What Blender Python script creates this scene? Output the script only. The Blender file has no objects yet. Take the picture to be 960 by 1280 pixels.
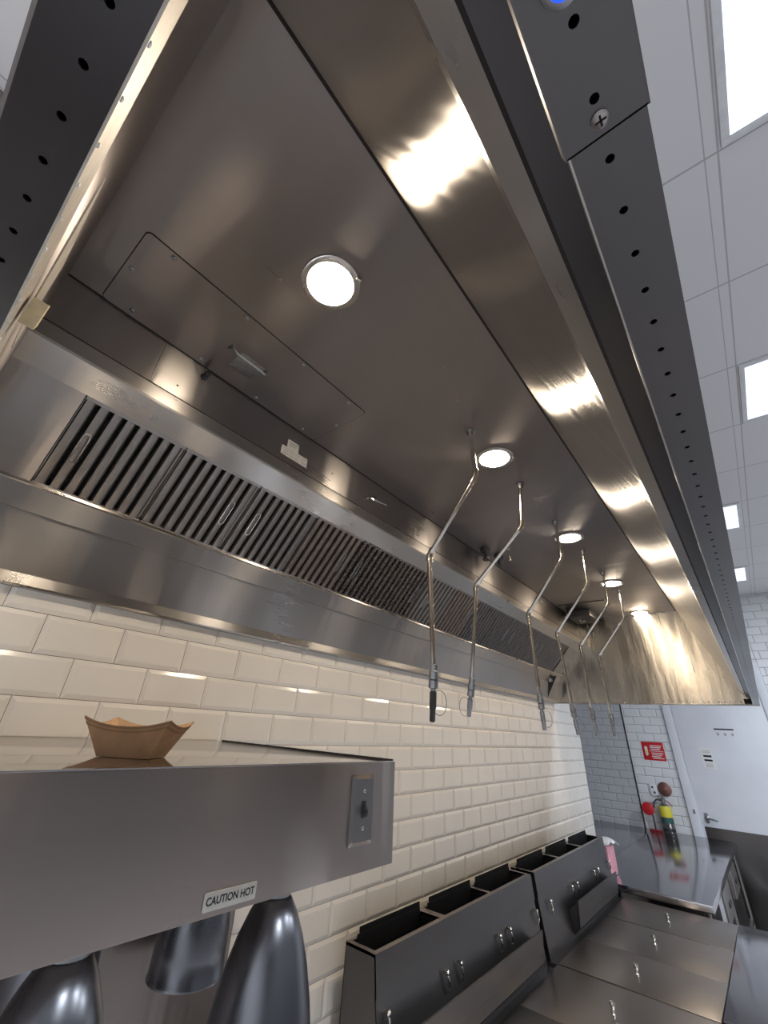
import bpy, math, random
from mathutils import Vector, Matrix
random.seed(7)
sc = bpy.context.scene
COL = sc.collection
PI = math.pi

# ------------------------------------------------------------------ materials
def new_mat(name):
    m = bpy.data.materials.new(name); m.use_nodes = True
    nt = m.node_tree; nt.nodes.clear()
    out = nt.nodes.new('ShaderNodeOutputMaterial')
    b = nt.nodes.new('ShaderNodeBsdfPrincipled')
    nt.links.new(b.outputs[0], out.inputs[0])
    return m, nt, b

def noise(nt, scale, vec=None, detail=3.0, rough=.55):
    n = nt.nodes.new('ShaderNodeTexNoise'); n.inputs['Scale'].default_value = scale
    n.inputs['Detail'].default_value = detail; n.inputs['Roughness'].default_value = rough
    if vec is not None: nt.links.new(vec, n.inputs['Vector'])
    return n

def coords(nt, scale=(1,1,1)):
    g = nt.nodes.new('ShaderNodeNewGeometry')
    mp = nt.nodes.new('ShaderNodeMapping'); mp.inputs['Scale'].default_value = scale
    nt.links.new(g.outputs['Position'], mp.inputs['Vector'])
    return mp.outputs[0]

def maprange(nt, sock, a, b, lo=.3, hi=.7):
    r = nt.nodes.new('ShaderNodeMapRange')
    r.inputs['From Min'].default_value = lo; r.inputs['From Max'].default_value = hi
    r.inputs['To Min'].default_value = a; r.inputs['To Max'].default_value = b
    nt.links.new(sock, r.inputs['Value']); return r.outputs[0]

def ramp(nt, sock, stops):
    r = nt.nodes.new('ShaderNodeValToRGB'); e = r.color_ramp.elements
    e[0].position, e[0].color = stops[0][0], (*stops[0][1], 1)
    e[1].position, e[1].color = stops[-1][0], (*stops[-1][1], 1)
    for p, c in stops[1:-1]:
        k = e.new(p); k.color = (*c, 1)
    nt.links.new(sock, r.inputs[0]); return r.outputs[0]

def steel(name, axis=(0,1,0), col=(.50,.48,.46), rough=.28, aniso=.75, wob=.02, var=.06, stripe=.0):
    """brushed stainless: highlights smear across the brushing direction"""
    m, nt, b = new_mat(name)
    b.inputs['Metallic'].default_value = 1
    b.inputs['Anisotropic'].default_value = aniso
    ax = Vector(axis)
    st = tuple(.6 if abs(a) > .5 else 60 for a in axis)
    n1 = noise(nt, 1.0, coords(nt, st), 4)
    n2 = noise(nt, 2.2, coords(nt), 3)
    mix = nt.nodes.new('ShaderNodeMath'); mix.operation = 'ADD'
    nt.links.new(maprange(nt, n1.outputs[0], -.12*var, .12*var), mix.inputs[0])
    nt.links.new(maprange(nt, n2.outputs[0], rough-.5*var, rough+.5*var), mix.inputs[1])
    nt.links.new(mix.outputs[0], b.inputs['Roughness'])
    nt.links.new(ramp(nt, n1.outputs[0], [(.2, tuple(c*.98 for c in col)), (.8, tuple(min(1,c*1.02) for c in col))]), b.inputs['Base Color'])
    g = nt.nodes.new('ShaderNodeNewGeometry')
    cr = nt.nodes.new('ShaderNodeVectorMath'); cr.operation = 'CROSS_PRODUCT'
    nt.links.new(g.outputs['Normal'], cr.inputs[0]); cr.inputs[1].default_value = axis
    nt.links.new(cr.outputs[0], b.inputs['Tangent'])
    if wob:
        n3 = noise(nt, 1.6, coords(nt), 2)
        bp = nt.nodes.new('ShaderNodeBump'); bp.inputs['Strength'].default_value = 1
        bp.inputs['Distance'].default_value = wob
        nt.links.new(n3.outputs[0], bp.inputs['Height'])
        nt.links.new(bp.outputs[0], b.inputs['Normal'])
        if stripe:   # rolled sheet: faint waves square to the brushing
            n4 = noise(nt, 1.0, coords(nt, tuple(14 if abs(a) > .5 else 1.3 for a in axis)), 2)
            b2 = nt.nodes.new('ShaderNodeBump'); b2.inputs['Strength'].default_value = 1
            b2.inputs['Distance'].default_value = stripe
            nt.links.new(n4.outputs[0], b2.inputs['Height']); nt.links.new(bp.outputs[0], b2.inputs['Normal'])
            nt.links.new(b2.outputs[0], b.inputs['Normal'])
    return m

def plain(name, col, rough=.5, metal=0, spec=.5, var=.08, scale=14, coat=0):
    m, nt, b = new_mat(name)
    b.inputs['Metallic'].default_value = metal
    b.inputs['Specular IOR Level'].default_value = spec
    b.inputs['Coat Weight'].default_value = coat
    n = noise(nt, scale, coords(nt))
    nt.links.new(ramp(nt, n.outputs[0], [(.3, tuple(c*(1-var) for c in col)), (.7, tuple(min(1,c*(1+var)) for c in col))]), b.inputs['Base Color'])
    nt.links.new(maprange(nt, n.outputs[0], max(.02,rough-.05), min(1,rough+.05)), b.inputs['Roughness'])
    return m

def emit(name, col, s, base=(.8,.8,.8)):
    m, nt, b = new_mat(name)
    b.inputs['Base Color'].default_value = (*base, 1)
    b.inputs['Emission Color'].default_value = (*col, 1)
    b.inputs['Emission Strength'].default_value = s
    return m

M = {}
M['steel_hood'] = steel('hood_stainless', (0,1,0), (.28,.254,.248), .31, .97, .004, stripe=.0015)
M['steel_front'] = steel('hood_front_stainless', (0,1,0), (.31,.285,.262), .37, 1.0, .003, stripe=.0024)
M['steel_back'] = steel('hood_back_stainless', (0,1,0), (.32,.30,.285), .30, .97, .005, stripe=.0018)
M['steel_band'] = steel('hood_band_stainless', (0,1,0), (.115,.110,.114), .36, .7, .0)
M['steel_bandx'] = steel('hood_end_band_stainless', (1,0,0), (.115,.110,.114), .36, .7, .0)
M['steel_lip'] = steel('bright_trim_stainless', (0,1,0), (.44,.42,.395), .29, .9, .001, stripe=.0005)
M['steel_glare'] = plain('stainless_lamp_glare', (.52,.48,.42), .5, .25, .5, .12, 45)  # pale colour paints the lamp's glare onto the near end steel
M['steel_x'] = steel('shelf_stainless', (0,1,0), (.30,.262,.243), .30, .95, .002, stripe=.0018)
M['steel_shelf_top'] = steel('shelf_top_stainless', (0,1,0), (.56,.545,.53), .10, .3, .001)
M['steel_dark'] = steel('fryer_stainless', (0,1,0), (.122,.113,.111), .38, .6, .003)
M['steel_lid'] = steel('lid_stainless', (1,0,0), (.31,.29,.275), .33, .7, .005)
M['steel_top'] = steel('counter_stainless', (1,0,0), (.50,.49,.51), .13, .4, .004)
M['steel_plate'] = steel('plate_stainless', (0,0,1), (.33,.305,.29), .36, .6, 0)
M['chrome'] = plain('pipe_chrome', (.66,.63,.58), .2, 1, var=.1)
M['galv'] = plain('nozzle_grey_metal', (.33,.34,.35), .38, 1, var=.15, scale=60)
M['filter'] = steel('filter_stainless', (0,.0,1), (.26,.24,.225), .40, .3, 0)
M['filter_brown'] = plain('filter_stainless_greased', (.25,.215,.19), .45, 1, var=.2, scale=30)
M['filter_dark'] = plain('filter_stainless_sooty', (.17,.16,.16), .42, 1, var=.2, scale=30)
M['black'] = plain('black_cavity', (.008,.008,.009), .6, 0, .2)
M['blackmetal'] = plain('black_enamel', (.03,.03,.033), .4, 0, .5)
M['seam'] = plain('seam_sealant_and_shadow', (.02,.016,.015), .6, 0, .3)
M['lamp_shade'] = steel('lamp_shade_gunmetal', (0,0,1), (.20,.20,.215), .27, .6, 0)
M['grout'] = plain('tile_grout', (.20,.17,.145), .9, 0, .2)
M['tile'] = plain('glazed_tile', (.80,.755,.69), .16, 0, .5, .03, 3, .0)
M['tile_far'] = plain('glazed_far_tile', (.74,.74,.75), .2, 0, .5, .03, 3)
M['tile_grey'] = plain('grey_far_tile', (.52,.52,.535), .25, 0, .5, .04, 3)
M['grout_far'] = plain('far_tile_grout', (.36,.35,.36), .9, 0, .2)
M['floor'] = plain('quarry_floor', (.36,.34,.33), .5, 0, .4, .25, 6)
M['wall_dark'] = plain('unseen_dark_wall', (.13,.13,.135), .5, 0, .4, .1, 2)  # unseen side wall, darkened so the shelf front reflects less light
M['wallpaint'] = plain('wall_paint', (.72,.71,.71), .6, 0, .4, .04, 2)
M['door'] = plain('white_door_paint', (.72,.73,.77), .42, 0, .5, .06, 2)
M['kraft'] = plain('kraft_paperboard', (.36,.215,.12), .75, 0, .3, .12, 40)
M['kraft_rim'] = plain('kraft_paperboard_rim', (.27,.155,.085), .7, 0, .3, .12, 40)
M['kraft_in'] = plain('kraft_paperboard_inside', (.62,.42,.25), .8, 0, .3, .1, 40)
M['paper'] = plain('white_paper', (.78,.78,.76), .8, 0, .3, .03)
M['sticker'] = plain('grey_sticker', (.55,.54,.50), .6, 0, .4, .06, 60)
M['ink'] = plain('black_ink', (.015,.015,.02), .6, 0, .3)
M['inkgrey'] = plain('grey_ink', (.30,.29,.28), .6, 0, .3)
M['red'] = plain('red_plastic', (.55,.015,.02), .35, 0, .5)
M['red_dark'] = plain('dark_red_enamel', (.33,.03,.035), .4, 0, .5)
M['yellow'] = plain('yellow_label', (.72,.62,.05), .5, 0, .5)
M['green'] = plain('dark_green_label', (.03,.10,.09), .5, 0, .5)
M['white'] = plain('white_plastic', (.8,.8,.82), .35, 0, .5)
M['copper'] = plain('tarnished_copper', (.24,.12,.10), .4, .7, .5, .2)
M['pink'] = plain('pink_plastic_film', (.65,.28,.33), .35, 0, .5, .25, 30)
M['cream'] = plain('cream_foam', (.72,.60,.38), .8, 0, .3, .12, 60)
M['hood_lens'] = emit('hood_lamp_lens', (1.0, .84, .65), 135)
M['panel_lens'] = emit('ceiling_panel_lens', (.70, .83, 1.0), 1.05)
M['blue_led'] = emit('blue_led', (.01,.05,1), 2.2, (.0,.0,.3))
M['bulb'] = plain('lamp_bulb_glass', (.35,.3,.26), .2, 0, .5)

def ceiling_mat():
    m, nt, b = new_mat('ceiling_panels')
    b.inputs['Roughness'].default_value = .7
    g = nt.nodes.new('ShaderNodeNewGeometry'); s = nt.nodes.new('ShaderNodeSeparateXYZ')
    nt.links.new(g.outputs['Position'], s.inputs[0])
    def line(sock, off, w):
        a = nt.nodes.new('ShaderNodeMath'); a.operation='SUBTRACT'; nt.links.new(sock, a.inputs[0]); a.inputs[1].default_value = off-30.5
        d = nt.nodes.new('ShaderNodeMath'); d.operation='MODULO'; nt.links.new(a.outputs[0], d.inputs[0]); d.inputs[1].default_value=.61
        l = nt.nodes.new('ShaderNodeMath'); l.operation='LESS_THAN'; nt.links.new(d.outputs[0], l.inputs[0]); l.inputs[1].default_value = w
        return l.outputs[0]
    mx = nt.nodes.new('ShaderNodeMath'); mx.operation='MAXIMUM'
    nt.links.new(line(s.outputs[0], 1.872, .006), mx.inputs[0]); nt.links.new(line(s.outputs[1], 1.202, .008), mx.inputs[1])
    mx2 = nt.nodes.new('ShaderNodeMath'); mx2.operation='MAXIMUM'
    nt.links.new(line(s.outputs[0], 1.834, .004), mx2.inputs[0]); nt.links.new(mx.outputs[0], mx2.inputs[1])
    n = noise(nt, .7, coords(nt), 2)
    base = ramp(nt, n.outputs[0], [(.3,(.80,.79,.81)),(.7,(.84,.83,.84))])
    mix = nt.nodes.new('ShaderNodeMix'); mix.data_type='RGBA'
    nt.links.new(mx2.outputs[0], mix.inputs['Factor']); nt.links.new(base, mix.inputs['A']); mix.inputs['B'].default_value=(.50,.49,.50,1)
    nt.links.new(mix.outputs['Result'], b.inputs['Base Color'])
    return m
M['ceiling'] = ceiling_mat()

def swirl_steel():
    """the far end sheet: hand-wiped swirls catch the light"""
    m, nt, b = new_mat('wiped_end_stainless')
    b.inputs['Metallic'].default_value = 1
    b.inputs['Base Color'].default_value = (.60,.55,.47,1)
    v = coords(nt, (7, 7, .5))
    n0 = noise(nt, 1.2, coords(nt), 2)
    add = nt.nodes.new('ShaderNodeVectorMath'); add.operation = 'MULTIPLY_ADD'
    nt.links.new(n0.outputs['Color'], add.inputs[0]); add.inputs[1].default_value = (.35,.35,.35); nt.links.new(v, add.inputs[2])
    n = noise(nt, 2.6, add.outputs[0], 2.5)
    nt.links.new(maprange(nt, n.outputs[0], .16, .34), b.inputs['Roughness'])
    bp = nt.nodes.new('ShaderNodeBump'); bp.inputs['Strength'].default_value = 1; bp.inputs['Distance'].default_value = .0016
    nt.links.new(n.outputs[0], bp.inputs['Height']); nt.links.new(bp.outputs[0], b.inputs['Normal'])
    b.inputs['Anisotropic'].default_value = .6
    g = nt.nodes.new('ShaderNodeNewGeometry')
    cr = nt.nodes.new('ShaderNodeVectorMath'); cr.operation = 'CROSS_PRODUCT'
    nt.links.new(g.outputs['Normal'], cr.inputs[0]); cr.inputs[1].default_value = (1,0,0)
    nt.links.new(cr.outputs[0], b.inputs['Tangent'])
    return m
M['steel_end'] = swirl_steel()

def mesh_filter():
    m, nt, b = new_mat('filter_honeycomb_greased')
    b.inputs['Metallic'].default_value = 1; b.inputs['Roughness'].default_value = .42
    v = nt.nodes.new('ShaderNodeTexVoronoi'); v.feature='DISTANCE_TO_EDGE'; v.inputs['Scale'].default_value = 75
    nt.links.new(coords(nt, (1,1,1)), v.inputs['Vector'])
    nt.links.new(ramp(nt, v.outputs['Distance'], [(.03,(.27,.235,.21)),(.22,(.05,.042,.04))]), b.inputs['Base Color'])
    return m
M['filter_mesh'] = mesh_filter()

# ------------------------------------------------------------------ mesh building
class MB:
    def __init__(s): s.v=[]; s.f=[]; s.m=[]; s.flat=False
    def add(s, vs, fs, mi=0):
        o=len(s.v); s.v += [tuple(p) for p in vs]
        for f in fs: s.f.append(tuple(i+o for i in f)); s.m.append(mi)
    def box(s, p, q, mi=0, c=0):
        x0,y0,z0=[min(a,b) for a,b in zip(p,q)]; x1,y1,z1=[max(a,b) for a,b in zip(p,q)]
        if c<=0:
            vs=[(x,y,z) for x in (x0,x1) for y in (y0,y1) for z in (z0,z1)]
            s.add(vs,[(0,1,3,2),(4,6,7,5),(0,4,5,1),(2,3,7,6),(0,2,6,4),(1,5,7,3)],mi); return
        # chamfered box
        import bmesh
        bm=bmesh.new(); bmesh.ops.create_cube(bm,size=1)
        for v in bm.verts:
            v.co=Vector(((x0+x1)/2+v.co.x*(x1-x0),(y0+y1)/2+v.co.y*(y1-y0),(z0+z1)/2+v.co.z*(z1-z0)))
        bmesh.ops.bevel(bm,geom=list(bm.edges),offset=c,segments=2,affect='EDGES',profile=.6)
        bm.verts.index_update()
        s.add([v.co[:] for v in bm.verts],[[v.index for v in f.verts] for f in bm.faces],mi); bm.free()
    def prism(s, prof, a0, a1, axis='y', mi=0):
        """closed polygon prof extruded along axis. prof (x,z) for y, (y,z) for x, (x,y) for z"""
        def P(u,w,a): return {'y':(u,a,w),'x':(a,u,w),'z':(u,w,a)}[axis]
        n=len(prof); vs=[P(u,w,a0) for u,w in prof]+[P(u,w,a1) for u,w in prof]
        fs=[(i,(i+1)%n,n+(i+1)%n,n+i) for i in range(n)]+[tuple(range(n))[::-1],tuple(range(n,2*n))]
        s.add(vs,fs,mi)
    def sheet(s, line, t, a0, a1, axis='y', mi=0):
        """bent sheet metal: open polyline thickened to its left by t"""
        s.flat=True; n=len(line); off=[]
        for i in range(n):
            ds=[]
            if i>0: ds.append(Vector(line[i])-Vector(line[i-1]))
            if i<n-1: ds.append(Vector(line[i+1])-Vector(line[i]))
            ns=[Vector((-d.y,d.x)).normalized() for d in ds]
            b=sum(ns,Vector((0,0))).normalized(); k=max(.4,b.dot(ns[0]))
            off.append(tuple(Vector(line[i])+b*t/k))
        def P(u,w,a): return {'y':(u,a,w),'x':(a,u,w),'z':(u,w,a)}[axis]
        for i in range(n-1):
            q=[line[i],line[i+1],off[i+1],off[i]]
            vs=[P(*p,a0) for p in q]+[P(*p,a1) for p in q]
            fs=[(0,1,5,4),(2,3,7,6),(0,3,2,1),(4,5,6,7)]
            if i==0: fs.append((3,0,4,7))
            if i==n-2: fs.append((1,2,6,5))
            s.add(vs,fs,mi)
    def tube(s, path, r, n=10, mi=0, caps=True):
        path=[Vector(p) for p in path]; rs=r if isinstance(r,(list,tuple)) else [r]*len(path)
        rings=[]; prev=None
        for i,p in enumerate(path):
            t=(path[min(i+1,len(path)-1)]-path[max(i-1,0)]).normalized()
            if prev is None:
                a=Vector((0,0,1)) if abs(t.z)<.9 else Vector((1,0,0)); u=t.cross(a).normalized()
            else:
                u=(prev-t*prev.dot(t)).normalized()
            prev=u; w=t.cross(u)
            rings.append([p+(u*math.cos(2*PI*k/n)+w*math.sin(2*PI*k/n))*rs[i] for k in range(n)])
        vs=[q for rg in rings for q in rg]; fs=[]
        for i in range(len(path)-1):
            for k in range(n):
                fs.append((i*n+k,i*n+(k+1)%n,(i+1)*n+(k+1)%n,(i+1)*n+k))
        if caps: fs+= [tuple(range(n))[::-1], tuple(range((len(path)-1)*n,len(path)*n))]
        s.add(vs,fs,mi)
    def cyl(s,p,q,r,n=16,mi=0): s.tube([p,q],r,n,mi)
    def lathe(s, prof, c, n=32, mi=0, d=(0,0,1)):
        """prof: (radius, height along d)"""
        d=Vector(d).normalized(); a=Vector((1,0,0)) if abs(d.x)<.9 else Vector((0,1,0))
        u=d.cross(a).normalized(); w=d.cross(u); c=Vector(c); vs=[]; fs=[]
        for r,h in prof:
            for k in range(n): vs.append(c+d*h+(u*math.cos(2*PI*k/n)+w*math.sin(2*PI*k/n))*r)
        for i in range(len(prof)-1):
            for k in range(n): fs.append((i*n+k,i*n+(k+1)%n,(i+1)*n+(k+1)%n,(i+1)*n+k))
        if prof[0][0]>1e-6: fs.append(tuple(range(n))[::-1])
        if prof[-1][0]>1e-6: fs.append(tuple(range((len(prof)-1)*n,len(prof)*n)))
        s.add(vs,fs,mi)
    def ball(s,c,r,n=12,mi=0):
        s.lathe([(r*math.sin(PI*i/8)+1e-7*(i in(0,8)),-r*math.cos(PI*i/8)) for i in range(9)],c,n,mi)
    def build(s, name, mats, parent=None, angle=35, smooth=True):
        me=bpy.data.meshes.new(name)
        base=Vector((0,0,0)); p=parent
        while p is not None: base+=p.location; p=p.parent
        me.from_pydata([Vector(v)-base for v in s.v],[],s.f)
        for m in (mats if isinstance(mats,(list,tuple)) else [mats]): me.materials.append(M[m] if isinstance(m,str) else m)
        me.polygons.foreach_set('material_index', s.m)
        import bmesh
        bm=bmesh.new(); bm.from_mesh(me); bmesh.ops.remove_doubles(bm,verts=bm.verts,dist=1e-6)
        bmesh.ops.recalc_face_normals(bm,faces=bm.faces); bm.to_mesh(me); bm.free()
        if smooth:
            me.polygons.foreach_set('use_smooth',[True]*len(me.polygons))
            me.set_sharp_from_angle(angle=math.radians(8 if s.flat else angle))
        o=bpy.data.objects.new(name,me); COL.objects.link(o)
        if parent is not None: o.parent=parent
        return o

def tag(o,label=None,cat=None,group=None,kind=None):
    if label: o['label']=label
    if cat: o['category']=cat
    if group: o['group']=group
    if kind: o['kind']=kind
    return o
def thing(name,loc,label,cat,group=None):
    o=bpy.data.objects.new(name,None); o.location=loc; o.empty_display_size=.05; COL.objects.link(o)
    return tag(o,label,cat,group)
def recenter(o, c):
    """move a single-mesh thing's origin to c"""
    o.data.transform(Matrix.Translation(-Vector(c))); o.location=c; return o
def copy_tree(o,parent=None):
    c=o.copy(); COL.objects.link(c)
    if parent is not None: c.parent=parent
    for ch in list(o.children): copy_tree(ch,c)
    return c
def structure(o): o['kind']='structure'; return o

def text_mesh(mb, txt, size, mat4, mi=0, depth=.0004, sx=1.0, align='CENTER'):
    cu=bpy.data.curves.new('t','FONT'); cu.body=txt; cu.size=size; cu.extrude=depth; cu.offset=size*.018; cu.align_x=align; cu.align_y='CENTER'
    ob=bpy.data.objects.new('t',cu); COL.objects.link(ob)
    dg=bpy.context.evaluated_depsgraph_get(); me=bpy.data.meshes.new_from_object(ob.evaluated_get(dg))
    S=Matrix.Diagonal((sx,1,1,1))
    mb.add([(mat4@S@v.co)[:] for v in me.vertices],[tuple(p.vertices) for p in me.polygons],mi)
    bpy.data.objects.remove(ob); bpy.data.curves.remove(cu); bpy.data.meshes.remove(me)
def face_px(o): return Matrix(((0,0,1,o[0]),(1,0,0,o[1]),(0,1,0,o[2]),(0,0,0,1)))   # reads along +y, faces +x
def face_ny(o): return Matrix(((1,0,0,o[0]),(0,0,-1,o[1]),(0,1,0,o[2]),(0,0,0,1)))  # reads along +x, faces -y

FLOOR=-.15; CEIL=3.54; YF=7.4; YW=4.94
# ------------------------------------------------------------------ room shell
def tiles(mb, plane, a0, a1, z0, z1, w, h, aph, zph, gap=.0016, bev=.012, dep=.0045, mi=0):
    """bevelled metro tiles in running bond. plane 'x': wall at x=0 facing +x (a=y); 'y': wall at y=YF facing -y (a=x)"""
    k0=math.floor((zph-z1)/h); k1=math.ceil((zph-z0)/h)
    for k in range(k0,k1):
        zt=min(z1,zph-k*h); zb=max(z0,zph-(k+1)*h)
        if zt-zb<.006: continue
        o=aph+(.5*w if k%2==0 else 0)
        j0=math.floor((a0-o)/w); j1=math.ceil((a1-o)/w)
        for j in range(j0,j1):
            l=max(a0,o+j*w); r=min(a1,o+(j+1)*w)
            if r-l<.008: continue
            L,R_,B,T=l+gap/2,r-gap/2,zb+gap/2,zt-gap/2
            b=min(bev,(R_-L)*.3,(T-B)*.3)
            rings=[((L,B),(R_,B),(R_,T),(L,T),.0),((L,B),(R_,B),(R_,T),(L,T),.0015),((L+b,B+b),(R_-b,B+b),(R_-b,T-b),(L+b,T-b),.0015+dep)]
            vs=[]
            for rg in rings:
                for (u,z) in rg[:4]:
                    vs.append((rg[4],u,z) if plane=='x' else (u,YF-rg[4],z))
            fs=[(i*4+q,i*4+(q+1)%4,i*4+4+(q+1)%4,i*4+4+q) for i in (0,1) for q in range(4)]+[(8,9,10,11)]
            mb.add(vs,fs,mi)

mb=MB(); mb.box((-.12,-3,FLOOR),(0,YW,CEIL),1)
tiles(mb,'x',-1.0,YW,FLOOR,2.03,.2032,.0993,.2012,1.9219)
structure(mb.build('wall_left',['tile','grout'],angle=20,smooth=False))
mb=MB(); mb.box((-1.6,YF,FLOOR),(5,YF+.12,CEIL),1)
tiles(mb,'y',-.075,.44,FLOOR,CEIL,.2032,.0993,.05,1.9219,bev=.008,gap=.004)
tiles(mb,'y',1.62,3.6,FLOOR,CEIL,.2032,.0993,.05,1.9219,bev=.008,gap=.004)
tiles(mb,'y',.44,1.62,2.68,CEIL,.2032,.0993,.05,1.9219,bev=.008,gap=.004)
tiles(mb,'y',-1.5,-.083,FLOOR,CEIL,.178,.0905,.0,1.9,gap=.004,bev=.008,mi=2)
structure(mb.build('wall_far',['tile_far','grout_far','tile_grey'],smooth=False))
mb=MB(); mb.box((-.084,YF-.012,FLOOR),(-.074,YF,CEIL))
structure(mb.build('trim_1','blackmetal'))
mb=MB(); mb.box((-1.72,YW-.12,FLOOR),(-1.6,YF+.12,CEIL)); mb.box((-1.6,YW-.12,FLOOR),(-.12,YW,CEIL))
structure(mb.build('wall_recess','wallpaint'))
mb=MB(); mb.box((5,-3,FLOOR),(5.12,YF,CEIL)); structure(mb.build('wall_right','wall_dark'))
mb=MB(); mb.box((-.12,-3.12,FLOOR),(5.12,-3,CEIL)); structure(mb.build('wall_near','wallpaint'))
mb=MB(); mb.box((-1.72,-3.12,FLOOR-.1),(5.12,YF+.12,FLOOR)); structure(mb.build('floor','floor'))
mb=MB(); mb.box((-1.72,-3.12,CEIL),(5.12,YF+.12,CEIL+.1)); structure(mb.build('ceiling','ceiling'))

# door with casing, kick plate and lever
mb=MB()
for a,b,c,d in ((.445,.545,FLOOR,2.68),(1.53,1.62,FLOOR,2.68),(.545,1.53,2.60,2.68)):
    mb.box((a,YF-.035,c),(b,YF,d),0,.006)
structure(mb.build('trim_2','door'))
mb=MB(); mb.box((.545,YF-.02,FLOOR),(1.53,YF,2.60),0,.004)
dr=structure(mb.build('door_1','door'))
mb=MB(); mb.box((.575,YF-.024,FLOOR+.02),(1.50,YF-.02,.865),0,.001); mb.build('kick_plate','steel_dark',dr)
mb=MB(); mb.lathe([(.027,0),(.027,.012),(.02,.016),(.011,.02),(.011,.05)],(.625,YF-.02,.95),20,0,(0,-1,0))
mb.tube([(.625,YF-.068,.95),(.66,YF-.072,.95),(.735,YF-.07,.938)],[.011,.010,.008]); mb.box((.605,YF-.026,.90),(.645,YF-.02,1.0),0,.002)
mb.build('door_handle','galv',dr)
mb=MB(); mb.box((1.06,YF-.075,2.56),(1.22,YF-.02,2.62),0,.006); mb.box((1.10,YF-.06,2.40),(1.20,YF-.02,2.45),0,.006); mb.tube([(1.2,YF-.05,2.59),(1.21,YF-.05,2.50),(1.18,YF-.05,2.43)],.008)
mb.build('door_closer','galv',dr)
mb=MB(); mb.box((.957,YF-.0225,1.898),(1.158,YF-.02,1.913))
for i in range(3):
    x=.985+i*.073
    mb.tube([(x-.012,YF-.0212,1.862),(x-.004,YF-.0212,1.85),(x+.006,YF-.0212,1.862),(x+.013,YF-.0212,1.848)],.0035,6); mb.box((x-.006,YF-.0222,1.836),(x+.008,YF-.02,1.842))
mb.build('door_lettering','ink',dr)
mb=MB(); mb.box((.50,YF-.04,.98),(.52,YF-.035,1.02),0,.001); mb.build('strike_plate','galv',bpy.data.objects['trim_2'])

# notice on the door
mb=MB(); mb.box((.742,YF-.0218,1.462),(.875,YF-.02,1.69),0)
nt_=recenter(mb.build('paper_notice','paper'),(.808,YF-.02,1.462)); tag(nt_,'white paper notice with black bars taped to the white door','notice')
mb=MB()
mb.box((.765,YF-.0226,1.59),(.85,YF-.0218,1.61)); mb.box((.765,YF-.0226,1.545),(.85,YF-.0218,1.565))
for z in (1.655,1.64,1.515,1.50,1.485): mb.box((.765,YF-.0224,z),(.85-.02*random.random(),YF-.0218,z+.004),1)
mb.build('printing',['ink','inkgrey'],nt_)

# red safety sign
SG=[.087,.345,1.508,1.72]
mb=MB(); mb.box((SG[0],YF-.0095,SG[2]),(SG[1],YF-.0065,SG[3]),0,.001)
sg=recenter(mb.build('safety_sign','red'),(.216,YF-.0065,SG[2])); tag(sg,'red rectangular fire sign with white print on the far tiled wall','sign')
mb=MB()
mb.prism([(.118,1.575),(.133,1.552),(.150,1.575),(.150,1.665),(.118,1.665)],YF-.0105,YF-.0095)
for i,z in enumerate((1.672,1.652,1.630)):
    mb.box((.185,YF-.0102,z),(.32-.012*i,YF-.0095,z+.010))
mb.box((.170,YF-.0102,1.612),(.33,YF-.0095,1.617))
for i,z in enumerate((1.588,1.568,1.548,1.53)):
    mb.box((.185+.008*(i%2),YF-.0102,z),(.325-.016*(i%3),YF-.0095,z+.008))
mb.build('printing','paper',sg)
mb=MB(); mb.cyl((.134,YF-.0105,1.615),(.134,YF-.011,1.615),.012,14); mb.box((.126,YF-.011,1.575),(.142,YF-.0105,1.605)); mb.build('pictogram','yellow',sg)

# ------------------------------------------------------------------ ceiling light panels
def ceiling_light(loc,label):
    t=thing('ceiling_light',loc,label,'ceiling light','square ceiling light panels')
    x,y,z=loc; a=.297; b=.272; mb=MB()
    for q in ((-a,-a,a,-b),(-a,b,a,a),(-a,-b,-b,b),(b,-b,a,b)):
        mb.box((x+q[0],y+q[1],z-.012),(x+q[2],y+q[3],z),0,.003)
    mb.build('frame','white',t)
    mb=MB(); n=18
    mb.box((x-b,y-b,z-.007),(x+b,y+b,z-.002),0)
    for i in range(n):
        yy=y-b+(i+.5)*2*b/n; mb.prism([(yy-.012,z-.007),(yy+.012,z-.007),(yy,z-.0095)],x-b,x+b,'x')
    mb.build('diffuser','panel_lens',t,smooth=False)
    return t
for (cx,k,lab) in ((2.18,-1,'large square ceiling light nearest the camera, top right corner'),(2.18,2,'square ceiling light on the right edge, second from the camera'),
                   (1.525,5,'small square ceiling light half hidden by the hood lip, third from the camera'),(1.525,8,'farthest small ceiling light beside the hood lip, near the far wall')):
    ceiling_light((cx,1.205+.61*k+.305,CEIL),lab)

# ------------------------------------------------------------------ exhaust hood
HY0,HY1,HC=-.045,4.266,2.69
hood=thing('exhaust_hood',(.74,2.1,1.98),'long stainless steel canopy exhaust hood over the fryer line','exhaust hood')
T=.0015
mb=MB(); mb.box((.345,HY0,HC),(1.142,HY1,HC+.003)); mb.build('ceiling_panel','steel_hood',hood)
mb=MB(); mb.box((1.139,HY0,HC-.001),(1.1475,HY1,HC+.001)); mb.box((.3445,HY0,HC-.0015),(.3495,HY1,HC+.0015)); mb.build('seam','seam',hood)
mb=MB(); mb.sheet([(1.146,2.688),(1.390,2.052)],.002,HY0,HY1); mb.build('front_panel','steel_front',hood)
mb=MB(); mb.sheet([(1.389,2.053),(1.393,2.041),(1.411,2.034)],.0015,HY0,HY1); mb.build('front_trim','steel_lip',hood)
mb=MB(); mb.box((1.4105,HY0,2.0315),(1.4135,HY1,2.036)); mb.build('trim_gap','seam',hood)
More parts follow.
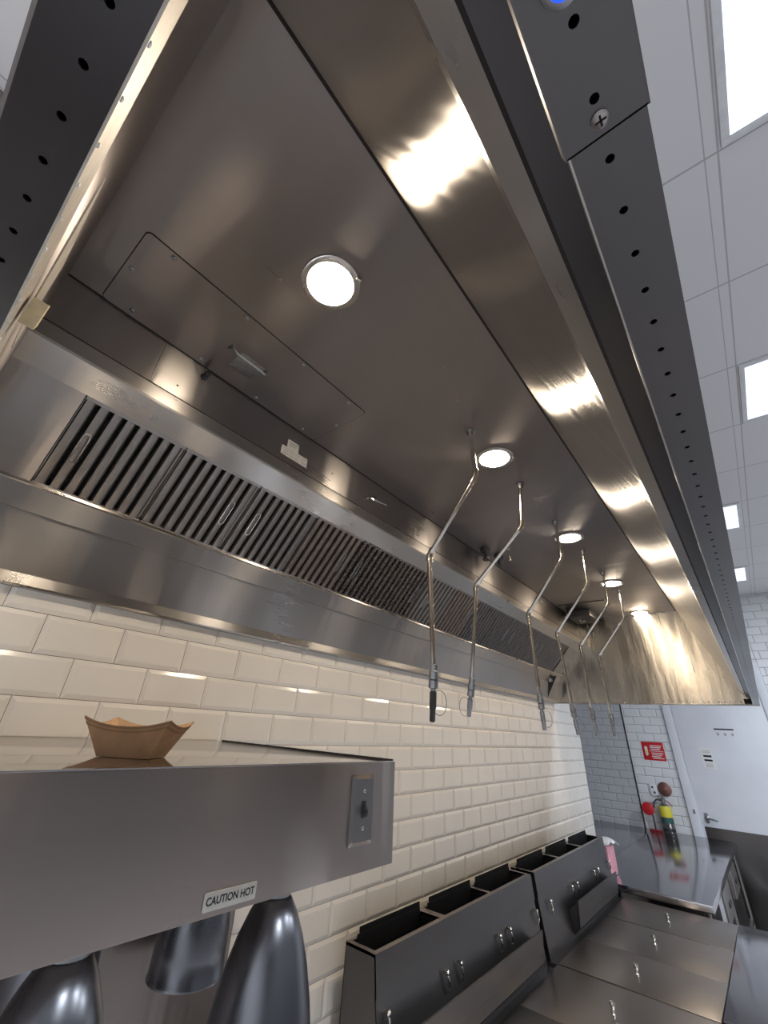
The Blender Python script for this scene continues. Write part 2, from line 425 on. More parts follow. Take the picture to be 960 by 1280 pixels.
# front plenum: inner face, perforated underside, outer face
mb=MB(); mb.sheet([(1.4135,2.031),(1.4345,2.027),(1.4345,1.981)],.0015,-.03,HY1); mb.build('plenum_inner_face','steel_band',hood)

def perforated(mb, axis, a0, a1, b0, b1, z, holes, hb, r, th=.0015, mi=0, n=12):
    """sheet at height z with real round holes; a runs along axis"""
    hs=[h for h in holes if a0+r*1.3<h<a1-r*1.3]
    cuts=[a0]+[(hs[i]+hs[i+1])/2 for i in range(len(hs)-1)]+[a1]
    P=(lambda a,b,zz:(b,a,zz)) if axis=='y' else (lambda a,b,zz:(a,b,zz))
    for h,c0,c1 in zip(hs,cuts[:-1],cuts[1:]):
        outer=[];inner=[]
        for k in range(n):
            t=2*PI*(k+.5)/n; ca,sa=math.cos(t),math.sin(t)
            inner.append((h+r*ca,hb+r*sa))
            ka=((c1-h) if ca>0 else (c0-h))/ca if abs(ca)>1e-9 else 1e9
            kb=((b1-hb) if sa>0 else (b0-hb))/sa if abs(sa)>1e-9 else 1e9
            kk=min(ka,kb); outer.append([h+kk*ca,hb+kk*sa])
        # snap the ray nearest each corner onto it
        for A in (c0,c1):
            for B in (b0,b1):
                i=min(range(n),key=lambda q:(outer[q][0]-A)**2+(outer[q][1]-B)**2); outer[i]=[A,B]
        vs=[P(*p,z) for p in inner]+[P(*p,z) for p in outer]+[P(*p,z+th) for p in inner]
        fs=[(k,(k+1)%n,n+(k+1)%n,n+k) for k in range(n)]+[(k,(k+1)%n,2*n+(k+1)%n,2*n+k) for k in range(n)]
        mb.add(vs,fs,mi)
holesy=[.087+.0325*k for k in range(-4,132)]
mb=MB(); perforated(mb,'y',.138,4.296,1.4345,1.469,1.980,holesy,1.4522,.0024); mb.box((1.469,.138,1.980),(1.4705,4.296,1.983))
mb.build('perforated_lip','steel_band',hood,smooth=False)
mb=MB(); mb.tube([(1.4345,.138,1.9805),(1.4345,4.262,1.9805)],.0011,6); mb.build('lip_edge','steel_lip',hood)
mb=MB(); perforated(mb,'y',-.068,.138,1.4335,1.4725,1.9775,holesy,1.4522,.0024)
mb.sheet([(1.4335,1.9775),(1.4325,1.986)],.001,-.03,.138); mb.sheet([(1.4735,1.99),(1.4725,1.9775)],.001,-.068,.138); mb.box((1.4335,.137,1.9775),(1.4725,.138,1.98))
pl=mb.build('corner_plate','steel_band',hood,smooth=False)
mb=MB(); mb.lathe([(.0044,0),(.0044,-.001),(.003,-.002),(0,-.0022)],(1.4522,.1295,1.9775),16)
mb.box((1.4495,.129,1.9751),(1.4549,.130,1.9753),1); mb.box((1.4517,.1268,1.9751),(1.4527,.1322,1.9753),1)
mb.build('screw',['steel_plate','black'],pl)
mb=MB(); mb.lathe([(.0085,0),(.0085,-.003),(.0065,-.004)],(1.4515,.0715,1.9775),20); mb.build('button_ring','galv',pl)
mb=MB(); mb.lathe([(.0058,-.0035),(.0055,-.0052),(.003,-.0062),(0,-.0065)],(1.4515,.0715,1.9775),20); mb.build('indicator_light','blue_led',pl)
mb=MB(); mb.box((1.4705,-.068,1.981),(1.4725,4.302,2.80)); mb.build('outer_face','steel_band',hood)
mb=MB(); mb.box((.003,-.070,2.80),(1.4725,4.302,2.803)); mb.box((.003,-.070,1.981),(1.4705,-.068,2.80)); mb.box((.003,4.300,1.981),(1.4705,4.302,2.80)); mb.build('outer_shell','steel_hood',hood)
# near end
mb=MB(); perforated(mb,'x',.03,1.433,-.066,-.030,1.980,[1.291-.0325*k for k in range(39)]+[1.3235,1.356,1.3885,1.421][::1] if False else sorted([1.291-.0325*k for k in range(-4,38)]),-.0470,.0024)
mb.box((.03,-.068,1.980),(1.433,-.066,1.984)); mb.build('near_perforated_lip','steel_bandx',hood,smooth=False)
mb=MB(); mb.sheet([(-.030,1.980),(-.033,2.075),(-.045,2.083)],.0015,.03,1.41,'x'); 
mb.build('near_inner_face','steel_glare',hood)
for k in range(24):
    mb=MB(); mb.lathe([(.0018,0),(.0017,.0008),(.0009,.0014),(0,.0015)],(1.29-.0325*k,-.0302,1.984),10,0,(0,1,0)); mb.build('lip_light_dot','white',hood)  # white dots paint light shining through small holes in the lip
mb=MB(); mb.prism([(.03,2.0),(.0845,2.14),(.35,2.476),(.345,2.69),(1.142,2.69),(1.388,2.07),(1.388,2.07)][:6],-.0465,-.045,'y'); mb.build('near_end_panel','steel_hood',hood)
mb=MB(); mb.prism([(1.122,2.099),(.923,2.166),(.80,2.110),(.96,2.068)],-.0300,-.0285,'y'); mb.build('deflector_flap','steel_glare',hood)
# far end
mb=MB(); mb.prism([(.003,1.985),(.003,2.69),(1.142,2.69),(1.436,2.0),(1.436,1.985)],4.266,4.268,'y'); mb.build('far_end_panel','steel_end',hood)
mb=MB(); mb.box((.02,4.262,1.976),(1.4725,4.303,1.985),0,.001); mb.build('far_lip','steel_lip',hood)
for k in range(34):
    mb=MB(); mb.lathe([(.0045,0),(.004,.002),(.002,.0032),(0,.0035)],(.30+.0325*k,4.266,1.999),8,0,(0,-1,0)); mb.build('far_light_dot','steel_lip',hood)  # bright studs paint the light seen through a row of holes
mb=MB(); mb.box((1.39,4.255,1.988),(1.432,4.265,2.02)); mb.build('corner_gap','black',hood)
# back plenum
mb=MB(); mb.sheet([(.345,2.526),(.345,2.69)],.002,HY0,HY1); mb.build('back_panel','steel_back',hood)
mb=MB(); mb.box((.3448,HY0,2.522),(.3462,HY1,2.5275)); mb.build('shadow_strip','seam',hood)  # solid dark strip painting in the shadow line above the ledge
mb=MB(); mb.sheet([(.291,2.421),(.349,2.470),(.352,2.476),(.347,2.522)],.002,HY0,HY1); mb.build('back_ledge','steel_lip',hood)
mb=MB(); mb.tube([(.3455,.224,2.53),(.3455,.224,2.686)],.0022,6); mb.build('panel_joint','steel_lip',hood)
mb=MB(); mb.sheet([(.030,2.002),(.0845,2.150),(.100,2.190)],.002,HY0,HY1); mb.build('lower_back_panel','steel_back',hood)
mb=MB(); mb.sheet([(.080,2.1475),(.0895,2.146),(.0905,2.149),(.1115,2.205)],.0015,HY0,HY1); mb.build('trough_panel','steel_back',hood)
mb=MB(); mb.sheet([(.003,1.972),(.028,1.972),(.032,1.977),(.031,2.004)],.002,HY0,HY1); mb.build('wall_lip','steel_lip',hood)
mb=MB(); mb.sheet([(.1115,2.205),(.1165,2.208),(.1150,2.2165)],.0012,HY0,HY1); mb.build('filter_rail','steel_lip',hood)
# blank plates closing the filter slope at both ends
FB=Vector((.112,2.212)); FT=Vector((.291,2.421)); FD=(FT-FB).normalized(); FN=Vector((FD.y,-FD.x)); FL=(FT-FB).length
F0,FW,NF=.118,.281,14
for ya,yb in ((HY0,F0-.002),(F0+FW*NF+.002,HY1)):
    mb=MB(); mb.sheet([tuple(FB),tuple(FT)],.002,ya,yb); mb.build('blank_plate','steel_back',hood)
mb=MB(); mb.sheet([tuple(FB+Vector((-.04,.035))),tuple(FT+Vector((-.04,.035)))],.002,F0-.002,F0+FW*NF+.002); mb.build('plenum_void','black',hood)
mb=MB(); mb.prism([(.03,2.006),(.138,2.185),(.0,2.185)],4.07,4.074,'y'); mb.build('gusset','blackmetal',hood)
mb=MB(); mb.lathe([(.02,0),(.022,.03),(.012,.035)],(.09,4.02,2.13),16); mb.build('grease_cup','galv',hood)
# access panel with screws and handle
mb=MB(); z=HC
def rr(x0,y0,x1,y1,r,n=6):
    pts=[]
    for cx,cy,a in ((x1-r,y1-r,0),(x0+r,y1-r,90),(x0+r,y0+r,180),(x1-r,y0+r,270)):
        for i in range(n+1):
            t=math.radians(a+90*i/n); pts.append((cx+r*math.cos(t),cy+r*math.sin(t)))
    return pts
mb.prism(rr(.352,.036,.630,.822,.012),z-.003,z,'z'); ap=mb.build('access_panel','steel_hood',hood)
mb=MB(); pts=rr(.352,.036,.630,.822,.012); pts=[(x,y,z-.0008) for x,y in pts]; mb.tube(pts+[pts[0]],.0024,5,caps=False); mb.build('panel_gasket','red_dark' if False else 'seam',ap)
for sx,sy in ((.502,.052),(.618,.106),(.618,.318),(.617,.532),(.617,.744),(.495,.806),(.370,.321),(.368,.533),(.372,.746),(.375,.107)):
    mb=MB(); mb.lathe([(.0072,0),(.0068,-.003),(.0048,-.005),(.0022,-.0052),(.0022,-.002),(0,-.002)],(sx,sy,z-.003),12); mb.build('screw','galv',ap)
mb=MB(); mb.box((.425,.385,z-.0045),(.505,.47,z-.003),0,.0005); 
mb.build('handle_plate','galv',ap)
mb=MB(); mb.tube([(.500,.352,z-.003),(.507,.354,z-.02),(.510,.366,z-.03),(.510,.44,z-.03),(.509,.470,z-.03),(.506,.480,z-.02),(.500,.480,z-.003)],.0045,8)
mb.tube([(.485,.352,z-.004),(.50,.352,z-.006)],.006,8); mb.tube([(.485,.480,z-.004),(.50,.480,z-.006)],.006,8); mb.build('handle','galv',ap)
# labels and small fittings on the back panel
mb=MB(); mb.prism([(.690,2.552),(.815,2.552),(.815,2.590),(.765,2.590),(.765,2.628),(.712,2.628),(.712,2.590),(.690,2.590)],.3452,.3462,'x')
for i in range(4): mb.box((.3462,.70+.028*i,2.56),(.3464,.722+.028*i,2.563),1); mb.box((.3462,.70+.028*i,2.57),(.3464,.72+.028*i,2.5725),1); mb.box((.3462,.70+.028*i,2.58),(.3464,.724+.028*i,2.5825),1)
mb.box((.3462,.72,2.615),(.3464,.757,2.618),1); mb.box((.3462,.72,2.605),(.3464,.75,2.6075),1)
mb.build('rating_label',['sticker','inkgrey'],hood)
mb=MB(); mb.lathe([(.011,0),(.011,.006),(.008,.009),(.008,.018),(.010,.020),(.009,.026),(0,.027)],(.345,.356,2.652),16,0,(1,0,0)); mb.build('dark_plug','blackmetal',hood)
for y,zz in ((.294,2.566),(.62,2.562),(.95,2.60),(1.54,2.57),(1.9,2.566)):
    mb=MB(); mb.lathe([(.0035,0),(.003,.0015),(0,.002)],(.345,y,zz),10,0,(1,0,0)); mb.build('panel_screw','blackmetal',hood)
def pull_hook(y0,y1,z0,z1):
    mb=MB(); x=.345
    mb.lathe([(.010,0),(.010,.004),(.007,.006),(.006,.014),(0,.015)],(x,(y0+y1)/2-.01,(z0+z1)/2+.02),12,0,(1,0,0)); mb.build('hook_boss','blackmetal',hood)
    mb=MB(); mb.tube([(x,y0,z0),(x+.014,y0,z0),(x+.022,y0+.012,z0+.002),(x+.023,(y0+y1)/2,(z0+z1)/2),(x+.023,y1-.01,z1),(x+.018,y1,z1)],.0042,8); mb.build('pull_hook','chrome',hood)
pull_hook(1.165,1.285,2.578,2.594); pull_hook(3.17,3.30,2.62,2.62)
mb=MB(); mb.lathe([(.03,0),(.028,-.02),(.02,-.024),(.012,-.03),(.012,-.055),(.02,-.06),(.02,-.07),(0,-.07)],(.41,2.21,HC),16); mb.build('black_nozzle','blackmetal',hood)
mb=MB(); mb.lathe([(.03,0),(.028,-.02),(.02,-.024),(.012,-.03),(.012,-.055),(.018,-.06),(0,-.062)],(.43,2.36,HC),16)
mb.build('black_nozzle','blackmetal',hood)
mb=MB(); mb.lathe([(.014,0),(.013,-.008),(.006,-.01),(.006,-.05),(.008,-.052),(.008,-.075),(0,-.076)],(.535,2.27,HC),14); mb.build('ceiling_nozzle','chrome',hood)
mb=MB(); mb.box((.36,3.655,HC-.003),(.73,3.665,HC)); mb.build('ceiling_joint','seam',hood)
mb=MB(); mb.box((.37,3.86,HC-.06),(.56,4.16,HC),0,.01); mb.build('junction_box','blackmetal',hood)
mb=MB(); mb.tube([(.44,3.98,HC-.06),(.45,4.0,HC-.085),(.47,4.01,HC-.06)],.006,8); mb.lathe([(.02,0),(.02,-.01),(0,-.012)],(.47,4.01,HC-.06),14); mb.build('conduit_fitting','chrome',hood)
# small loose screw heads and a scuff near the first pipe
for x,y in ((.97,.80),(.93,.955),(.958,1.01)):
    mb=MB(); mb.lathe([(.005,0),(.004,-.002),(0,-.003)],(x,y,HC),10); mb.build('ceiling_screw','galv',hood)

# ------------------------------------------------------------------ grease filters
def filt(name_mat, label, flip):
    t=thing('grease_filter',(FB.x,0,FB.y),label,'grease filter','grease filters along the back of the hood')
    def W(s,tt,n): p=FB+FD*tt+FN*n; return (p.x,s,p.y)
    def bx(mb,s0,s1,t0,t1,n0,n1,mi=0,ch=0):
        vs=[W(s,q,n) for s in (s0,s1) for q in (t0,t1) for n in (n0,n1)]
        if ch:   # rounded-over channel: narrower top
            vs=[W(s0,q,n0) if k else None for k,q in ()]
        mb.add(vs,[(0,1,3,2),(4,6,7,5),(0,4,5,1),(2,3,7,6),(0,2,6,4),(1,5,7,3)],mi)
    w=FW-.003
    mb=MB()
    bx(mb,.0015,.007,0,FL,-.03,-.012); bx(mb,w-.004,w+.0015,0,FL,-.03,-.012)
    bx(mb,.0015,w+.0015,0,.010,-.03,.0); bx(mb,.0015,w+.0015,FL-.010,FL,-.03,.0)
    mb.build('frame',name_mat,t)
    nb=8; pit=(w-.001)/nb
    mb=MB()
    for i in range(nb):
        s0=.0015+i*pit; a=.0040
        # folded channel: flanged trapezoid profile
        prof=[(s0+.0012,-.016),(s0+.0024,-.004),(s0+.0042,0),(s0+pit-a-.010,-.0015),(s0+pit-a-.003,-.006),(s0+pit-a,-.016)]
        vs=[W(s,.008,n) for s,n in prof]+[W(s,FL-.008,n) for s,n in prof]
        k=len(prof); mb.add(vs,[(j,j+1,k+j+1,k+j) for j in range(k-1)])
    mb.build('baffles',name_mat,t,angle=50)
    mb=MB(); bx(mb,.004,w,.004,FL-.004,-.029,-.026); mb.build('back_baffles','black',t)
    s=(.0015+1.40*pit) if not flip else (.0015+6.40*pit)
    mb=MB(); m=.5*FL; L=.035; r=.009; pts=[]
    for i in range(24):
        a=2*PI*i/24; pts.append(W(s+r*math.cos(a), m+(L if math.sin(a)>0 else -L)+r*math.sin(a), .0025))
    mb.tube(pts+[pts[0]],.0016,6,caps=False); mb.build('handle_loop','chrome' if name_mat=='filter' else 'galv',t)
    return t
looks=['clean steel grease filter nearest the camera, beside the blank left plate','clean steel grease filter, second from the camera, loop handle on its right','clean steel grease filter, third from the camera, loop handle on its left',
 'brown greasy baffle filter, fourth from the camera, left of the honeycomb one','dark greasy honeycomb-patterned filter, fifth from the camera','brown greasy honeycomb-patterned filter, sixth from the camera, left of the first pipe',
 'steel slotted filter just right of the nearest hanging pipe, seventh from camera','dull brown filter seen between the two nearest pipes, eighth from camera','dark slotted filter behind the second pipe, ninth from camera','dark slotted filter just right of the second pipe, tenth from camera',
 'dark grease filter, eleventh from camera, left of the third pipe','dark grease filter, third from the far end of the hood','dark grease filter, second from the far end of the hood','dark grease filter at the far end of the row, beside the end panel']
fm=['filter','filter','filter','filter_brown','filter_mesh','filter_mesh','filter','filter_brown','filter_dark','filter_dark','filter_dark','filter_dark','filter_dark','filter_dark']
protos={}
for i in range(NF):
    key=(fm[i],i%2)
    if key not in protos: t=filt(fm[i],looks[i],i%2==1); protos[key]=t
    else: t=copy_tree(protos[key]); t['label']=looks[i]
    t.location=(FB.x,F0+i*FW,FB.y)

# ------------------------------------------------------------------ hood lamps
LX=.882
def hood_light():
    t=thing('hood_light',(LX,0,HC),'x','hood light','round recessed hood lights')
    mb=MB(); mb.lathe([(.076,0),(.076,-.003),(.073,-.005),(.060,-.006),(.058,-.004),(.058,0)],(LX,0,HC),40); mb.build('rim','steel_lip',t)
    mb=MB(); mb.lathe([(.0575,-.003),(.056,-.007),(.045,-.011),(.025,-.0135),(0,-.0145)],(LX,0,HC),40); mb.build('lens','hood_lens',t)
    mb=MB(); mb.tube([(LX+.066,.03,HC-.005),(LX+.072,.034,HC-.008),(LX+.069,.04,HC-.005)],.003,6); mb.build('clip','chrome',t)
    return t
labs=['big round glowing hood light nearest the camera','round hood light between the two nearest pipes, second from camera','round hood light, third from camera, beside the third pipe','round hood light, second from the far end panel','farthest round hood light, close to the far end panel']
h0=None
for i in range(5):
    t=hood_light() if i==0 else copy_tree(h0)
    if i==0: h0=t
    t.location=(LX,.391+.952*i,HC); t['label']=labs[i]

# ------------------------------------------------------------------ suppression pipes
PIPES=[(1.13,(.895,2.488),(.699,2.230),(.712,1.845),(.706,1.721),1,'steel drop pipe nearest the camera with slanted offset and loop-tagged nozzle'),
       (1.597,(.868,2.484),(.637,2.262),(.590,1.860),(.572,1.754),-1,'second steel drop pipe from the camera, just right of the nearest one'),
       (2.055,(.888,2.489),(.683,2.233),(.690,1.845),(.693,1.727),1,'third steel drop pipe from the camera, left pipe of the middle pair'),
       (2.532,(.876,2.487),(.663,2.230),(.684,1.835),(.692,1.719),1,'fourth steel drop pipe from the camera, right pipe of the middle pair'),
       (2.985,(.882,2.488),(.662,2.235),(.661,1.845),(.664,1.723),1,'fifth steel drop pipe from the camera, left pipe of the far pair'),
       (3.45,(.873,2.487),(.656,2.240),(.660,1.835),(.656,1.732),-1,'farthest steel drop pipe, nearest the far end panel')]
for y,e1,e2,lo,tip,sd,lab in PIPES:
    t=thing('drop_pipe',(e1[0],y,HC),lab,'pipe','fire suppression drop pipes under the hood')
    x0=.886; r=.0082
    E1=Vector((e1[0],y,e1[1])); E2=Vector((e2[0],y,e2[1])); L=Vector((lo[0],y,lo[1])); Tp=Vector((tip[0],y,tip[1])); T0=Vector((x0,y,HC))
    mb=MB(); mb.lathe([(.017,0),(.017,-.004),(.012,-.010),(.0095,-.022),(.0085,-.024)],T0,20); mb.build('flange','galv',t)
    mb=MB(); mb.tube([T0+Vector((0,0,-.003)),E1],r,12); mb.build('upper_pipe','chrome',t)
    mb=MB(); mb.tube([E1,E2],r,12); mb.build('offset_pipe','chrome',t)
    mb=MB(); mb.tube([E2,L],r,12); mb.build('lower_pipe','chrome',t)
    for a,e,b in ((T0,E1,E2),(E1,E2,L)):
        mb=MB(); u=(a-e).normalized(); w=(b-e).normalized()
        mb.tube([e+u*.026,e+u*.020,e+u*.010,e+(u+w)*.003,e+w*.010,e+w*.020,e+w*.026],[.0118,.0118,.0105,.0112,.0105,.0118,.0118],14); mb.build('elbow','chrome',t)
    d=(Tp-L).normalized(); mb=MB()
    mb.lathe([(.009,-.03),(.0125,-.028),(.0125,-.012),(.0145,-.010),(.0145,.012),(.0115,.014),(.0145,.016),(.0145,.036),(.008,.038),(.007,.045)],L,8,0,d); mb.build('coupling','galv',t)
    mb=MB(); p=L+d*.043; dd=(Tp-p).normalized(); ln=(Tp-p).length
    mb.lathe([(.0075,0),(.0105,.004),(.0105,ln*.55),(.0085,ln*.6),(.0085,ln*.95),(.006,ln)],p,10,0,dd); 
    nz=mb.build('nozzle','blackmetal' if y<1.2 else 'galv',t)
    mb=MB(); c=p+d*.03+Vector((.76,.65,0))*.019*sd; ux=Vector((.76,.65,0)); pts=[c+(ux*math.cos(2*PI*k/24)*.021+Vector((0,0,1))*math.sin(2*PI*k/24)*.033) for k in range(25)]
    mb.tube(pts,.0011,5,caps=False); mb.build('tag_wire','galv',nz)

BLK=[(.98,2.023),(.995,2.048),(.965,2.072),(.945,2.055)]
# cream block wedged at the near end
mb=MB(); mb.prism(BLK,-.0285,-.016,'y')
o=recenter(mb.build('foam_block','cream'),(.955,-.0285,2.045)); tag(o,'small cream foam block stuck on the near end of the hood lip','block')

# ------------------------------------------------------------------ heated shelf
SX,SZ0,SZ1,SY1=.76,1.457,1.636,.889
sh=thing('heated_shelf',(.38,-.05,SZ0),'stainless heated pass shelf with switch and caution plate, on the tiled wall','shelf')
mb=MB(); mb.box((.0075,-1.0,SZ0),(SX,SY1,SZ1-.0015),0,.0025); mb.build('body','steel_x',sh)
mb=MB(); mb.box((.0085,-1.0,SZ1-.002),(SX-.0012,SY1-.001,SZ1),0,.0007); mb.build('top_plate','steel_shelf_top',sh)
mb=MB(); mb.box((.06,SY1-.008,SZ1-.001),(SX-.004,SY1-.003,SZ1+.003)); mb.build('end_edge','seam',sh)
mb=MB(); y0,y1,z0,z1=.745,.815,1.4985,1.6135
ym,zm=(y0+y1)/2,(z0+z1)/2
outer=rr(y0,z0,y1,z1,.005); inner=rr(y0+.007,z0+.007,y1-.007,z1-.007,.003); n=len(outer)
vs=[(SX,*p) for p in outer]+[(SX+.002,*p) for p in outer]+[(SX+.006,*p) for p in inner]
mb.add(vs,[(k,(k+1)%n,n+(k+1)%n,n+k) for k in range(n)]+[(n+k,n+(k+1)%n,2*n+(k+1)%n,2*n+k) for k in range(n)]+[tuple(range(2*n,3*n))])
sp=mb.build('switch_plate','steel_plate',sh,angle=20)
mb=MB(); mb.box((SX+.0055,ym-.006,zm-.014),(SX+.0075,ym+.006,zm+.014),0,.0008); mb.prism([(SX+.006,zm-.005),(SX+.014,zm-.011),(SX+.016,zm-.004),(SX+.011,zm+.006),(SX+.006,zm+.006)],ym-.0032,ym+.0032,'y'); mb.build('toggle','blackmetal',sp)
for dz in (-.030,.030):
    mb=MB(); mb.lathe([(.0036,0),(.0032,.0012),(.001,.0018),(0,.0018)],(SX+.006,ym,zm+dz),12,0,(1,0,0)); mb.box((SX+.0076,ym-.0028,zm+dz-.0005),(SX+.008,ym+.0028,zm+dz+.0005),1); mb.build('screw',['chrome','black'],sp)
# CAUTION HOT plate
mb=MB(); cy0,cy1,cz0,cz1=.455,.543,1.4645,1.4850
mb.prism(rr(cy0,cz0,cy1,cz1,.002),SX,SX+.0015,'x'); cp=mb.build('caution_plate','sticker',sh)
mb=MB(); text_mesh(mb,'CAUTION HOT',.0125,face_px((SX+.0016,(cy0+cy1)/2,(cz0+cz1)/2)),0,.0002,.93)
tx=mb.build('lettering','ink',cp,smooth=False)

# backsplash sheet on the tiles below the shelf
mb=MB(); mb.box((.0065,-1.0,FLOOR),(.0095,1.085,SZ0-.004)); o=recenter(mb.build('backsplash_sheet','steel_x'),(.008,0,FLOOR)); tag(o,'plain stainless sheet on the wall behind the heat lamps','backsplash')

# heat lamps hanging below the shelf
def heat_lamp(x,y):
    t=thing('heat_lamp',(x,y,SZ0),'x','heat lamp','bell-shaped heat lamps under the shelf'); c=(x,y,SZ0)
    prof=[(.0245,-.022),(.030,-.028),(.041,-.045),(.055,-.075),(.067,-.11),(.077,-.15),(.084,-.19),(.088,-.23),(.0895,-.27),(.090,-.305),(.0925,-.309),(.0925,-.314),(.0885,-.314),(.086,-.27),(.080,-.19),(.063,-.11),(.037,-.045),(.02,-.03)]
    mb=MB(); mb.lathe(prof,c,48); mb.build('lamp_shade','lamp_shade',t,angle=50)
    mb=MB(); mb.lathe([(.022,0),(.022,-.012),(.0255,-.014),(.0255,-.026),(.018,-.03)],c,24)
    for k in range(12):
        a=2*PI*k/12; mb.box((x+.0235*math.cos(a)-.003,y+.0235*math.sin(a)-.003,SZ0-.013),(x+.0235*math.cos(a)+.003,y+.0235*math.sin(a)+.003,SZ0-.002))
    mb.build('neck','galv',t)
    mb=MB(); mb.lathe([(.015,-.03),(.018,-.10),(.045,-.18),(.05,-.22),(.03,-.25),(0,-.255)],c,20); mb.build('bulb','bulb',t)
    return t
hl=heat_lamp(.68,.655); hl['label']='gunmetal bell heat lamp under the caution plate, right one of the front pair'
for x,y,lab in ((.68,.33,'gunmetal bell heat lamp at the bottom left, left one of the front pair'),(.15,.86,'gunmetal heat lamp behind, between the two front lamps'),(.15,.535,'dark heat lamp at the left edge behind the front left lamp')):
    c=copy_tree(hl); c.location=(x,y,SZ0); c['label']=lab

# kraft food boat on the shelf
def boat():
    t=thing('food_boat',(.60,.365,SZ1),'open brown kraft paper food tray sitting on the heated shelf','food tray')
    rot=Matrix.Rotation(math.radians(40),3,'Z')
    c=Vector((.603,.369,SZ1+.0008))
    bl,bw,tl,tw,h=.042,.030,.071,.050,.048
    n=14
    def ringtop(off):
        P=[]
        for k in range(n+1):            # long side 1 (front), dips in the middle
            s=-1+2*k/n; P.append((s*tl,-tw+.004*(1-s*s)*-1, h+.012*abs(s)**2.2-.004+off))
        for k in range(1,n):            # short end
            s=-1+2*k/n; P.append((tl+.004*(1-s*s), s*tw, h+.008-.010*(1-s*s)+off))
        for k in range(n+1):
            s=1-2*k/n; P.append((s*tl, tw+.004*(1-s*s), h+.012*abs(s)**2.2-.004+off))
        for k in range(1,n):
            s=1-2*k/n; P.append((-tl-.004*(1-s*s), s*tw, h+.008-.010*(1-s*s)+off))
        return P
    def ringbot():
        P=[]
        for k in range(n+1): s=-1+2*k/n; P.append((s*bl,-bw,0))
        for k in range(1,n): s=-1+2*k/n; P.append((bl,s*bw,0))
        for k in range(n+1): s=1-2*k/n; P.append((s*bl,bw,0))
        for k in range(1,n): s=1-2*k/n; P.append((-bl,s*bw,0))
        return P
    top=ringtop(0); bot=ringbot(); N=len(top)
    tr=lambda p:(rot@Vector(p)+c)[:]
    sc_=lambda P,k,dz:[(x*k,y*k*.985,z+dz) for x,y,z in P]
    mb=MB()
    # outside wall
    mb.add([tr(p) for p in bot]+[tr(p) for p in top],[(k,(k+1)%N,N+(k+1)%N,N+k) for k in range(N)]+[tuple(range(N))[::-1]],0)
    it=sc_(top,.985,0); ib=sc_(bot,.975,.0012)
    mb.add([tr(p) for p in ib]+[tr(p) for p in it],[(N+k,N+(k+1)%N,(k+1)%N,k) for k in range(N)]+[tuple(range(N))],1)
    mb.add([tr(p) for p in top]+[tr(p) for p in it],[(k,(k+1)%N,N+(k+1)%N,N+k) for k in range(N)],0)
    o=mb.build('tray_shell',['kraft','kraft_in'],t,angle=40)
    # folded rim bands
    mb=MB()
    for d,w in ((.0015,.004),(.007,.010)):
        a=[(x*1.004-(x*1.004-bx_)*d*14*.0,y*1.006,z-d) for (x,y,z),(bx_,by_,bz_) in zip(top,bot)]
        def lerp(f,k): return [tuple(k*(tt+(bb-tt)*f) if i<2 else tt+(bb-tt)*f for i,(tt,bb) in enumerate(zip(T_,B_))) for T_,B_ in zip(top,bot)]
        q0=lerp(d/h,1.012); q1=lerp(w/h,1.012)
        mb.add([tr(p) for p in q0]+[tr(p) for p in q1],[(k,(k+1)%N,N+(k+1)%N,N+k) for k in range(N)])
    mb.build('folded_rim','kraft_rim',t,angle=40)
boat()

